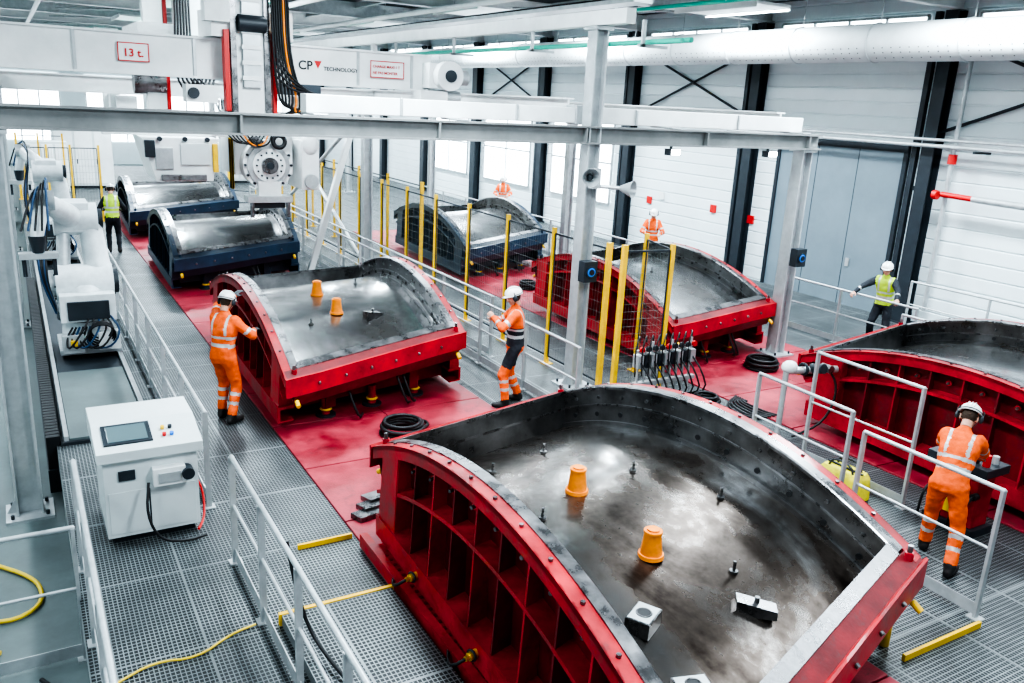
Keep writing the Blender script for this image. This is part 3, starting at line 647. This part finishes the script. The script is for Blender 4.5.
b=MB(); b.box(13.3,13.38,12.5,13.9,.0,.2,YEL); b.finish('yellow_floor_barrier')
# control cabinet
b=MB()
b.box(.47,1.33,8.24,9.18,.08,.9,LIGHTGREY); b.box(.52,1.28,8.3,9.1,0,.08,DARK)
b.prism([(.42,8.18,.9),(.42,9.22,.9),(.42,9.22,1.12),(.42,8.7,1.12),(.42,8.18,1.0)],(.96,0,0),LIGHTGREY)
n_=V((0,-.12,.52)).normalized(); sl=V((0,.52,.12)).normalized(); c0=V((.72,8.46,1.07))
b.obox(c0,V((.22,0,0)),sl*.17,n_*.012,DARK); b.obox(c0+n_*.01,V((.18,0,0)),sl*.135,n_*.006,SCREEN)
for i in range(4):
    p=V((1.05+.07*(i%2),8.35+.12*(i//2),1.045+.028*(i//2))); b.cyl(p,p+n_*.03,.02,[REDP,BLUEP,YEL,DARK][i],n=12)
b.box(.9,1.2,8.14,8.24,.6,.78,WHITE); b.box(.95,1.15,8.12,8.14,.64,.74,GALV); b.cyl((1.22,8.1,.7),(1.22,8.24,.7),.06,DARK); b.box(.6,.75,8.22,8.24,.68,.78,DARK)
b.box(.5,1.3,8.232,8.24,.12,.56,LIGHTGREY); b.box(.86,.875,8.228,8.232,.12,.56,DARK)
b.box(1.33,1.34,8.4,9.0,.3,.7,GALV)
for k in range(8): b.box(1.34,1.345,8.42,8.98,.32+.045*k,.34+.045*k,DARK)
b.tube([(.85,8.1,.68),(.8,7.98,.4),(.9,7.95,.12),(1.15,8.0,.03),(1.35,8.05,.03)],.014,BLACK,sub=2)
b.tube([(1.33,8.6,.5),(1.42,8.55,.3),(1.40,8.4,.05),(1.3,8.2,.03)],.012,REDP,sub=2)
b.finish('control_cabinet',bevel=.012)
# robots
b=MB()
b.box(.2,1.3,11.05,26.0,-.6,.04,DARK); b.box(.3,1.2,11.1,13.9,.04,.07,CONC)
for k in range(90): b.box(.04,.19,11.1+.11*k,11.19+.11*k,-.3,.12,BLACK)
b.box(.03,.19,11.05,26,-.6,-.3,DARK); b.box(1.22,1.28,11.1,26,.04,.1,GALV); b.box(.24,.29,11.1,26,.04,.1,GALV)
b.finish('robot_track_plinth')
WR=new_mat('robot_white_casting',(.64,.68,.69),.35,0,.12,6)
def robot(rx,ry,flip=1,cab=5):
    b=MB()
    b.box(rx-.45,rx+.45,ry-.55,ry+.5,.105,.2,GALV); b.cyl((rx,ry,.16),(rx,ry,.6),.4,WR,.36,28); b.cyl((rx,ry,.6),(rx,ry,.74),.44,DARK,n=28)
    b.ell((rx,ry,1.0),(.44,.5,.38),WR); b.box(rx-.4,rx+.4,ry-.62,ry-.1,.66,1.1,WR); b.box(rx-.3,rx+.3,ry-.66,ry-.62,.7,1.0,DARK)
    sh=V((rx,ry-.1,1.2)); el=V((rx-.06,ry+.15*flip,2.2)); wr=V((rx-.50,ry-.80*flip,2.62)); tl=V((rx-.62,ry-1.0*flip,2.12))
    b.cyl(sh-V((.42,0,0)),sh+V((.42,0,0)),.3,WR,n=28); b.cyl(sh+V((.42,0,0)),sh+V((.5,0,0)),.2,DARK,n=20); b.cyl(sh-V((.5,0,0)),sh-V((.42,0,0)),.22,GALV,n=20)
    for k in range(8):
        a=k*math.pi/4; 
        for sx in(.42,-.44): b.cyl(sh+V((sx,.25*math.cos(a),.25*math.sin(a))),sh+V((sx+.02,.25*math.cos(a),.25*math.sin(a))),.018,DARK,n=6)
    b.limb(sh+V((.24,0,0)),el+V((.22,0,0)),.21,.17,WR); b.limb(sh-V((.3,0,0)),el-V((.15,0,0)),.11,.1,GALV)
    b.cyl(el-V((.3,0,0)),el+V((.34,0,0)),.26,WR,n=24); b.cyl(el+V((.34,0,0)),el+V((.42,0,0)),.16,DARK,n=16)
    b.box(el.x-.22,el.x+.22,el.y-.2,el.y+.4,el.z-.18,el.z+.28,WR); b.cyl((el.x-.1,el.y+.4,el.z),(el.x-.1,el.y+.52,el.z),.09,DARK); b.cyl((el.x+.1,el.y+.4,el.z),(el.x+.1,el.y+.52,el.z),.09,DARK)
    b.limb(el,wr,.2,.13,WR); b.cyl(wr-V((.16,0,0)),wr+V((.16,0,0)),.15,GALV); b.limb(wr,tl,.11,.09,WR); b.cyl(tl,tl-V((0,.02,.25)),.12,DARK,.08)
    b.box(tl.x-.26,tl.x+.26,tl.y-.08,tl.y+.08,tl.z-.34,tl.z-.24,GALV); b.cyl(tl+V((-.2,0,-.34)),tl+V((-.2,0,-.6)),.03,DARK); b.cyl(tl+V((.2,0,-.34)),tl+V((.2,0,-.6)),.03,DARK)
    for i in range(cab):
        o=.09*i; m_=BLUEC if i%3==1 else BLACK
        b.tube([sh+V((-.45,-.3,-.3-.03*i)),sh+V((-.55-.02*i,-.5,.2)),V((rx-.5-.03*i,ry-.35,1.9)),el+V((-.36,-.1*flip,.15+.05*i)),(el+wr)/2+V((-.12,0,.26+o*.5)),wr+V((-.1+.04*i,-.1*flip,.24+.03*i)),tl+V((-.2+o,-.16*flip,.1))],.017,m_,sub=2)
    for i in range(6):
        b.tube([(rx+.3-.06*i,ry-.6,.75),(rx+.45-.1*i,ry-.75,.5+.03*i),(rx+.25-.12*i,ry-.8,.22),(rx-.1-.05*i,ry-.7,.3+.03*i),(rx-.05*i,ry-.68,.6)],.016,BLUEC if i%3==0 else BLACK,sub=2)
    for k in range(4): b.torus((rx+.15,ry-.74,.45+.03*k),.2-.015*k,.016,BLACK,(0,1,.3))
    b.box(rx+.1,rx+.42,ry-.72,ry-.56,.2,.5,WHITE); b.box(rx-.42,rx-.1,ry-.72,ry-.56,.18,.48,GALV); b.box(rx-.3,rx-.2,ry-.75,ry-.72,.3,.4,YEL)
    b.finish('industrial_robot_arm',bevel=.01)
robot(.84,15.2); robot(.76,23.5,-1,3)
b=MB()
b.tube([(-.9,9.9,-.1),(-.8,9.6,-.5),(-.55,9.4,-.57),(-.3,9.1,-.57),(-.15,8.8,-.57),(-.15,8.4,-.57),(-.45,8.2,-.57),(-.8,8.5,-.57),(-1.1,8.3,-.57),(-.9,7.9,-.57),(-.5,7.75,-.57)],.022,HOSEY,sub=2)
b.finish('yellow_hose')
b=MB(); b.tube([(.3,6.05,.02),(.6,6.2,.02),(.9,6.1,.02),(1.2,6.3,.02),(1.42,6.35,.02)],.010,HOSEY,sub=2); b.finish('yellow_hose')
b=MB(); b.tube([(-.2,7.2,-.57),(-.05,6.9,-.57),(-.3,6.4,-.57),(-.5,5.6,-.57),(-.1,4.6,-.57)],.02,BLACK,sub=2); b.finish('black_cable')
b=MB(); b.tube([(1.58,5.9,1.0),(1.62,5.8,.6),(1.7,5.7,.25),(1.8,5.3,.13),(1.9,4.7,.13)],.016,BLACK,sub=2); b.finish('black_cable')
# yellow kit bag
b=MB(); rows=[]; n=28
for j in range(11):
    t=j/10; z=.02+.30*t; sc=1-.10*t-.25*max(0,t-.8)*5*.5
    r_=[]
    for i in range(n):
        a=2*math.pi*i/n; ca,sa=math.cos(a),math.sin(a); ca=math.copysign(abs(ca)**.45,ca); sa=math.copysign(abs(sa)**.45,sa)
        r_.append((8.42+.18*sc*ca+.012*noise.noise(V((a*2,z*9,1))),6.0+.32*sc*sa+.012*noise.noise(V((a*3,z*7,4))),z+.015*noise.noise(V((ca*3,sa*3,2)))))
    rows.append(r_)
b.grid(rows,BAGY,True,True); b.add(rows[-1],[tuple(range(n))],BAGY); b.add(rows[0],[tuple(range(n))[::-1]],BAGY)
for s in(-.08,.08): b.tube([(8.42+s,5.82,.3),(8.42+s,5.87,.42),(8.42+s,6.13,.42),(8.42+s,6.18,.3)],.014,DARK,sub=2)
b.box(8.405,8.435,5.75,6.25,.325,.34,DARK); b.finish('yellow_kit_bag')
b=MB(); p=V((8.9,7.5,1.05)); b.cyl(p,p+V((.9,-.1,-.05)),.05,GALV); b.cyl(p,p+V((0,0,-1.05)),.04,GALV); b.box(8.8,9.0,7.4,7.6,0,.03,GALV); b.ell(p+V((.05,0,.05)),(.12,.1,.09),WHITE); b.cyl(p+V((.45,-.05,0)),p+V((.45,-.25,.05)),.07,DARK); b.cyl(p+V((.65,-.05,0)),p+V((.65,-.22,.0)),.06,RIM); b.torus(p+V((.3,-.03,0)),.075,.02,DARK,(1,0,0)); b.tube([p+V((.8,0,0)),p+V((.9,-.2,-.3)),p+V((.7,-.2,-.8)),p+V((.3,0,-1.02))],.018,BLACK,sub=2)
b.finish('lid_locking_tool')
b=MB(); b.box(8.75,9.15,4.55,5.15,0,.1,DARK); b.box(8.8,9.1,4.6,5.1,.1,.75,RED); b.box(8.72,9.16,4.5,5.2,.75,.85,DARK)
for i in range(5):
    y=4.6+.12*i; b.cyl((8.85,y,.85),(8.85,y,.98),.04,[REDP,DARK,BRASS,DARK,REDP][i],n=12); b.cyl((9.02,y,.85),(9.02,y,.94),.035,GALV,n=12); b.cyl((8.8,y,.5),(8.72,y,.5),.04,BRASS if i%2 else BLACK,n=12)
    b.tube([(8.72,y,.5),(8.58,y,.4),(8.6,y+.03,.1),(8.7,y+.1,.03)],.015,BLACK,sub=2)
b.box(8.76,8.8,4.75,4.95,.2,.35,YEL)
b.finish('hydraulic_valve_block',bevel=.006)
b=MB(); b.box(8.6,8.68,7.6,7.9,0,.06,DARK)
for i in range(6):
    b.tube([(9.3+.08*i,8.2,.03),(9.1+.1*i,8.5-.03*i,.04),(9.3+.06*i,8.9,.04),(9.7,9.1-.05*i,.04)],.018,BLACK,sub=2)
b.finish('floor_hoses')

# ------------------------------------------------------------ people
def evaluated(mb,voxel,smooth,name):
    me=mb.mesh(name); o=D.objects.new('tmp',me); S.collection.objects.link(o)
    r=o.modifiers.new('r','REMESH'); r.mode='VOXEL'; r.voxel_size=voxel
    if smooth: s=o.modifiers.new('s','SMOOTH'); s.iterations=smooth; s.factor=.5
    dg=bpy.context.evaluated_depsgraph_get(); dg.update()
    m2=D.meshes.new_from_object(o.evaluated_get(dg)); D.objects.remove(o); return m2
def ik(a,b,l1,l2,hint):
    d=b-a; L=min(d.length,(l1+l2)*.995); dn=d.normalized(); b=a+dn*L
    x=(l1*l1-l2*l2+L*L)/(2*L); h=math.sqrt(max(0,l1*l1-x*x)); hv=V(hint); hv=(hv-dn*hv.dot(dn)).normalized()
    return a+dn*x+hv*h,b
def worker(loc,yaw,P):
    """local: +Y forward, +X right"""
    E=D.objects.new('factory_worker',None); S.collection.objects.link(E)
    E.location=loc; E.rotation_euler=(0,0,yaw)
    vox=P.get('vox',.016)
    th=math.radians(P.get('lean',3)); tw=math.radians(P.get('twist',0))
    pel=V(P.get('pelvis',(0,0,.94)))
    up=V((0,math.sin(th*.7),math.cos(th*.7))); up2=V((0,math.sin(th*1.15),math.cos(th*1.15)))
    lat=V((1,0,0)); lat2=V((math.cos(tw),math.sin(tw),0))
    waist=pel+up*.16; chest=waist+(up+up2).normalized()*.18; shc=chest+up2*.16; neck=shc+up2*.075
    hd=math.radians(P.get('headpitch',10))+th*.6; hy=math.radians(P.get('headyaw',0))
    hf=V((-math.sin(hy)*math.cos(hd),math.cos(hy)*math.cos(hd),-math.sin(hd))); hr=hf.cross(V((0,0,1))).normalized(); hu=hr.cross(hf).normalized()
    head=neck+up2*.05+hu*.095
    SH={s:shc+lat2*(s*.185)-up2*.015 for s in(-1,1)}
    HP={s:pel+lat*(s*.09)-up*.02 for s in(-1,1)}
    hand={1:V(P['handR']),-1:V(P['handL'])}; foot={1:V(P['footR']),-1:V(P['footL'])}
    EL={};WR_={};KN={};AN={}
    for s in(-1,1):
        EL[s],WR_[s]=ik(SH[s],hand[s],.29,.26,P.get('elbow',{}).get(s,(s*.6,-.6,-.5)))
        KN[s],AN[s]=ik(HP[s],foot[s]+V((0,0,.1)),.44,.42,P.get('knee',{}).get(s,(s*.1,1,0)))
    b=MB(); M=NAVY
    secs=[(pel-up*.11,.12,.10,up,lat),(pel-up*.03,.175,.135,up,lat),(pel+up*.05,.172,.13,up,lat),(waist,.160,.122,up,lat),(waist+(chest-waist)*.5,.172,.128,up,lat2),(chest,.188,.135,up2,lat2),(chest+(shc-chest)*.6,.192,.125,up2,lat2),(shc,.165,.1,up2,lat2),(shc+up2*.045,.09,.075,up2,lat2),(neck+up2*.02,.058,.06,up2,lat2)]
    n=20; rings=[]
    for c,w,d,u_,la in secs:
        fw=u_.cross(la).normalized()*1
        ring=[]
        for k in range(n):
            a=2*math.pi*k/n; ca,sa=math.cos(a),math.sin(a)
            ca=math.copysign(abs(ca)**.85,ca); sa=math.copysign(abs(sa)**.85,sa)
            ring.append(c+la*w*ca+fw*d*sa)
        rings.append(ring)
    b.grid(rings,M,True,True); b.add(rings[0],[tuple(range(n))[::-1]],M); b.add(rings[-1],[tuple(range(n))],M)
    b.cyl(neck-up2*.03,neck+up2*.08,.056,M,.054)
    bones=[('torso',pel-up*.1,shc+up2*.02,.15),('neck',neck+up2*.005,neck+up2*.09,.055)]
    for s in(-1,1):
        b.limb(SH[s]-lat2*s*.04,EL[s],.078,.058,M); b.limb(EL[s],WR_[s],.057,.042,M)
        b.limb(HP[s],KN[s],.103,.074,M); b.limb(KN[s],AN[s],.075,.062,M)
        b.ell(EL[s],(.06,)*3,M)
        fd=P.get('footdir',{}).get(s,(s*.15,1,0)); fd=V(fd).normalized(); fd.z=0; heel=AN[s]-V((0,0,.05))-fd*.035; toe=AN[s]-V((0,0,.06))+fd*.17
        heel.z=max(heel.z,.045); toe.z=.042 if AN[s].z<.14 else toe.z
        b.limb(heel,toe,.052,.043,M); b.limb(AN[s],heel,.055,.05,M)
        bones+=[('uarm',SH[s],EL[s],.065),('farm',EL[s],WR_[s],.05),('thigh',HP[s],KN[s],.09),('shin',KN[s],AN[s],.066),('foot',heel,toe,.05)]
    me=evaluated(b,vox,5,'body')
    for v in me.vertices:
        nn=noise.noise(v.co*9+V(loc)*3); n2=noise.noise(v.co*22+V(loc))
        v.co+=v.normal*(nn*.012+n2*.006)
    J=P.get('jacket',FLUO); T=P.get('trousers',FLUO); J2=P.get('jacket2',J); T2=P.get('trousers2',T); SL=P.get('sleeve',J)
    mats=[J,T,J2,T2,REFL,SKIN,BOOT,SL,BLACK]; me.materials.clear()
    for m in mats: me.materials.append(m)
    for p in me.polygons:
        c=p.center; best=None;bd=9
        for nm,a,q,r in bones:
            ab=q-a; t=max(0,min(1,(c-a).dot(ab)/ab.dot(ab))); d=(c-(a+ab*t)).length/r
            if d<bd: bd=d;best=(nm,t)
        nm,t=best
        if nm=='torso':
            h=t
            if h<.16: k=1
            elif .36<h<.44 or (P.get('band2',True) and .54<h<.60): k=4
            elif h<.62: k=2
            else:
                x=(c-shc).dot(lat2); k=4 if .085<abs(x)<.12 else 0
        elif nm=='neck': k=5
        elif nm=='uarm': k=4 if .58<t<.72 else 0
        elif nm=='farm': k=7 if not(.45<t<.58) else 4
        elif nm=='thigh': k=3 if t<.75 else 1
        elif nm=='shin': k=4 if (.2<t<.31 or .5<t<.61) and T is FLUO else (6 if t>.93 else 1)
        else: k=6
        if nm=='farm' and P.get('sleeve') is SKIN: k=5
        if nm=='uarm' and P.get('sleeve') is NAVY: k=7
        p.material_index=k; p.use_smooth=True
    o=D.objects.new('body',me); S.collection.objects.link(o); o.parent=E
    X,Y,Z=hr,hf,hu
    h=MB(); A=(X,Y,Z); L=lambda x,y,z:head+X*x+Y*y+Z*z
    h.ell(L(0,-.005,.02),(.076,.095,.1),SKIN,A); h.ell(L(0,.025,-.055),(.058,.065,.06),SKIN,A); h.ell(L(0,.06,-.088),(.03,.028,.022),SKIN,A)
    h.prism([L(-.006,.085,.012),L(.006,.085,.012),L(.017,.085,-.038),L(0,.122,-.036),L(-.017,.085,-.038)],Z*.001+Y*-.02,SKIN)
    h.ell(L(0,.1,-.03),(.015,.02,.014),SKIN,A); h.ell(L(0,.088,.03),(.05,.012,.01),SKIN,A)
    for s in(-1,1): h.ell(L(s*.078,-.005,-.01),(.012,.022,.034),SKIN,A); h.ell(L(s*.04,.06,-.03),(.02,.02,.02),SKIN,A)
    h.cyl(L(0,-.02,-.13),L(0,-.01,-.03),.052,SKIN,.055)
    hm=evaluated(h,.0065,2,'head'); hm.materials.clear()
    for m in(SKIN,HAIR): hm.materials.append(m)
    for p in hm.polygons:
        c=p.center-head; y=c.dot(Y); z=c.dot(Z); p.use_smooth=True
        p.material_index=1 if (z>-.055 and y<-.02 and abs(c.dot(X))<.085 and not(abs(c.dot(X))>.076 and z<.02 and y>-.03)) or z>.075 else 0
    o=D.objects.new('head',hm); S.collection.objects.link(o); o.parent=E
    f=MB()
    for s in(-1,1):
        f.ell(L(s*.031,.083,.005),(.013,.008,.007),HELM,A,10,6); f.ell(L(s*.031,.089,.005),(.006,.004,.006),EYEW,A,8,6)
        f.obox(L(s*.031,.09,.024),X*.015,Y*.004,Z*.003,HAIR)
    f.ell(L(0,.088,-.062),(.023,.007,.006),LIP,A,10,6)
    f.finish('eyes_and_mouth',parent=E)
    k=MB(); rows=[]
    for j in range(9):
        t=math.pi/2*j/8; rows.append([L(.108*math.cos(t)*math.cos(a),-.005+.13*math.cos(t)*math.sin(a),.045+.105*math.sin(t)) for a in[2*math.pi*i/24 for i in range(24)]])
    k.grid(rows,HELM,True,True)
    k.grid([[L(.108*c_,-.005+.13*s_,.045) for c_,s_ in[(math.cos(2*math.pi*i/24),math.sin(2*math.pi*i/24)) for i in range(24)]],
            [L(.118*c_,-.005+(.14+(.045 if s_>.3 else 0)*min(1,(s_-.3)*2))*s_,.036) for c_,s_ in[(math.cos(2*math.pi*i/24),math.sin(2*math.pi*i/24)) for i in range(24)]],
            [L(.100*c_,-.005+.12*s_,.034) for c_,s_ in[(math.cos(2*math.pi*i/24),math.sin(2*math.pi*i/24)) for i in range(24)]]],HELM,True,True)
    for x in(-.03,0,.03): k.tube([L(x,-.005+.13*math.cos(t),.047+.107*math.sin(t)) for t in[math.pi*i/12 for i in range(1,12)]],.006,HELM,6)
    k.tube([L(.112*math.cos(a),-.005+.134*math.sin(a),.05) for a in[math.pi+math.pi*i/12 for i in range(13)]],.005,DARK,6)
    for s in(-1,1):
        k.tube([L(s*.1,0,.04),L(s*.085,.0,-.04),L(s*.04,.03,-.115),L(0,.04,-.12)],.004,BLACK,6)
        if P.get('muffs',True): k.ell(L(s*.112,-.005,.0),(.022,.034,.045),P.get('muffc',DARK),A); k.torus(L(s*.108,-.005,.0),.032,.006,BLACK,X,14); k.tube([L(s*.12,-.005,.03),L(s*.125,-.01,.07),L(s*.11,-.01,.09)],.006,BLACK,6)
    k.finish('safety_helmet',parent=E)
    for s in(-1,1):
        d=(WR_[s]-EL[s]).normalized(); pd=V(P.get('handdir',{}).get(s,d)).normalized(); pd=(pd*.8+d*.2).normalized()
        pn=V(P.get('palm',{}).get(s,(-s,0,-.2))); pn=(pn-pd*pn.dot(pd)).normalized()
        tx=pd.cross(pn).normalized()
        ref=V(P.get('thumb',{}).get(s,(-s*.5,.8,.5)))
        if tx.dot(ref)<0: tx=-tx
        w0=WR_[s]; Q=lambda x,y,z:w0+tx*x+pd*y-pn*z
        m=MB(); MM=P.get('handmat',SKIN)
        m.limb(Q(0,-.02,0),Q(0,.03,0),.028,.028,MM)
        m.ell(Q(.002,.055,0),(.042,.05,.017),MM,(tx,pd,pn)); m.ell(Q(.02,.04,-.006),(.02,.034,.017),MM,(tx,pd,pn))
        cu=P.get('curl',.5)
        for i,(fx,fl) in enumerate(((.031,.072),(.011,.082),(-.010,.076),(-.029,.060))):
            p0=Q(fx,.082-(.008 if i==3 else 0),0); a=cu*.5+.05*i
            for q_,(fr,ra,rb) in enumerate(((.45,.0095,.009),(.32,.009,.008),(.23,.008,.0065))):
                dd=(pd*math.cos(a)+pn*math.sin(a)+tx*(.10*(1.5-i))*.5).normalized(); p1=p0+dd*fl*fr; m.limb(p0,p1,ra,rb,MM); p0=p1; a+=cu*.75
        p0=Q(.03,.03,-.006); p1=p0+(tx*.75+pd*.65+pn*.2).normalized()*.042; p2=p1+(tx*.25+pd*.9+pn*.4).normalized()*.03; m.limb(p0,p1,.013,.011,MM); m.limb(p1,p2,.011,.008,MM)
        hm=evaluated(m,.005,1,'hand'); hm.materials.clear(); hm.materials.append(MM)
        for p in hm.polygons: p.use_smooth=True
        o=D.objects.new('hand_right' if s==1 else 'hand_left',hm); S.collection.objects.link(o); o.parent=E
    return E
def yaw(dx,dy): return math.atan2(-dx,dy)
worker((2.2,11.15,0),yaw(.75,.65),dict(lean=8,headpitch=18,handR=(.20,.40,1.22),handL=(-.10,.40,1.66),footR=(.13,-.05,0),footL=(-.14,.1,0),handmat=GLOVE,
    handdir={1:(0,1,.1),-1:(.2,.8,.6)},palm={1:(0,-.2,-1),-1:(0,.6,-.8)},elbow={1:(.8,-.2,-.6),-1:(-.9,0,-.4)}))
worker((6.2,10.25,0),yaw(-.9,.42),dict(lean=2,headpitch=16,handR=(.10,.32,1.30),handL=(-.08,.34,1.36),footR=(.17,-.10,0),footL=(-.15,.12,0),jacket2=NAVY,trousers2=NAVY,
    handdir={1:(-.5,.6,.5),-1:(.4,.6,.5)},palm={1:(-1,0,0),-1:(1,0,0)},elbow={1:(.9,-.4,-.5),-1:(-.9,-.4,-.5)},curl=.8))
worker((2.15,24.3,0),yaw(.1,1),dict(lean=4,headpitch=20,handR=(.2,.3,1.1),handL=(-.2,.3,1.1),footR=(.12,0,0),footL=(-.12,.05,0),jacket=FLUOY,trousers=NAVY,sleeve=NAVY,vox=.022))
worker((15.1,18,0),yaw(-.6,-.8),dict(lean=10,headpitch=15,handR=(.2,.42,1.14),handL=(-.2,.42,1.14),footR=(.12,0,0),footL=(-.12,-.05,0),vox=.02,curl=.9,palm={1:(0,0,-1),-1:(0,0,-1)}))
worker((14.72,10.3,0),yaw(-.95,-.3),dict(lean=14,pelvis=(0,-.08,.92),headpitch=5,headyaw=10,handR=(.42,.46,1.13),handL=(-.40,.46,1.13),footR=(.2,-.15,0),footL=(-.16,-.1,0),jacket=FLUOY,trousers=NAVY,sleeve=NAVY,curl=.9,
    palm={1:(0,0,-1),-1:(0,0,-1)},elbow={1:(1,-.3,0),-1:(-1,-.3,0)},vox=.018))
worker((15.4,26.9,0),yaw(-.5,-.8),dict(lean=4,headpitch=20,handR=(.2,.3,1.1),handL=(-.2,.3,1.1),footR=(.12,0,0),footL=(-.12,.05,0),vox=.022))
worker((7.98,4.45,0),yaw(.9,.35),dict(lean=30,pelvis=(0,-.10,.92),headpitch=22,handR=(.14,.66,.98),handL=(-.20,.62,1.02),footR=(.18,-.26,0),footL=(-.16,.18,0),handmat=GLOVE,
    handdir={1:(0,1,-.2),-1:(0,1,-.2)},palm={1:(0,0,-1),-1:(0,0,-1)},elbow={1:(.8,-.2,-.5),-1:(-.8,-.2,-.5)},curl=.8,vox=.014))
S.view_settings.view_transform='AgX'
S.view_settings.look='AgX - Very High Contrast'
S.view_settings.exposure=.5
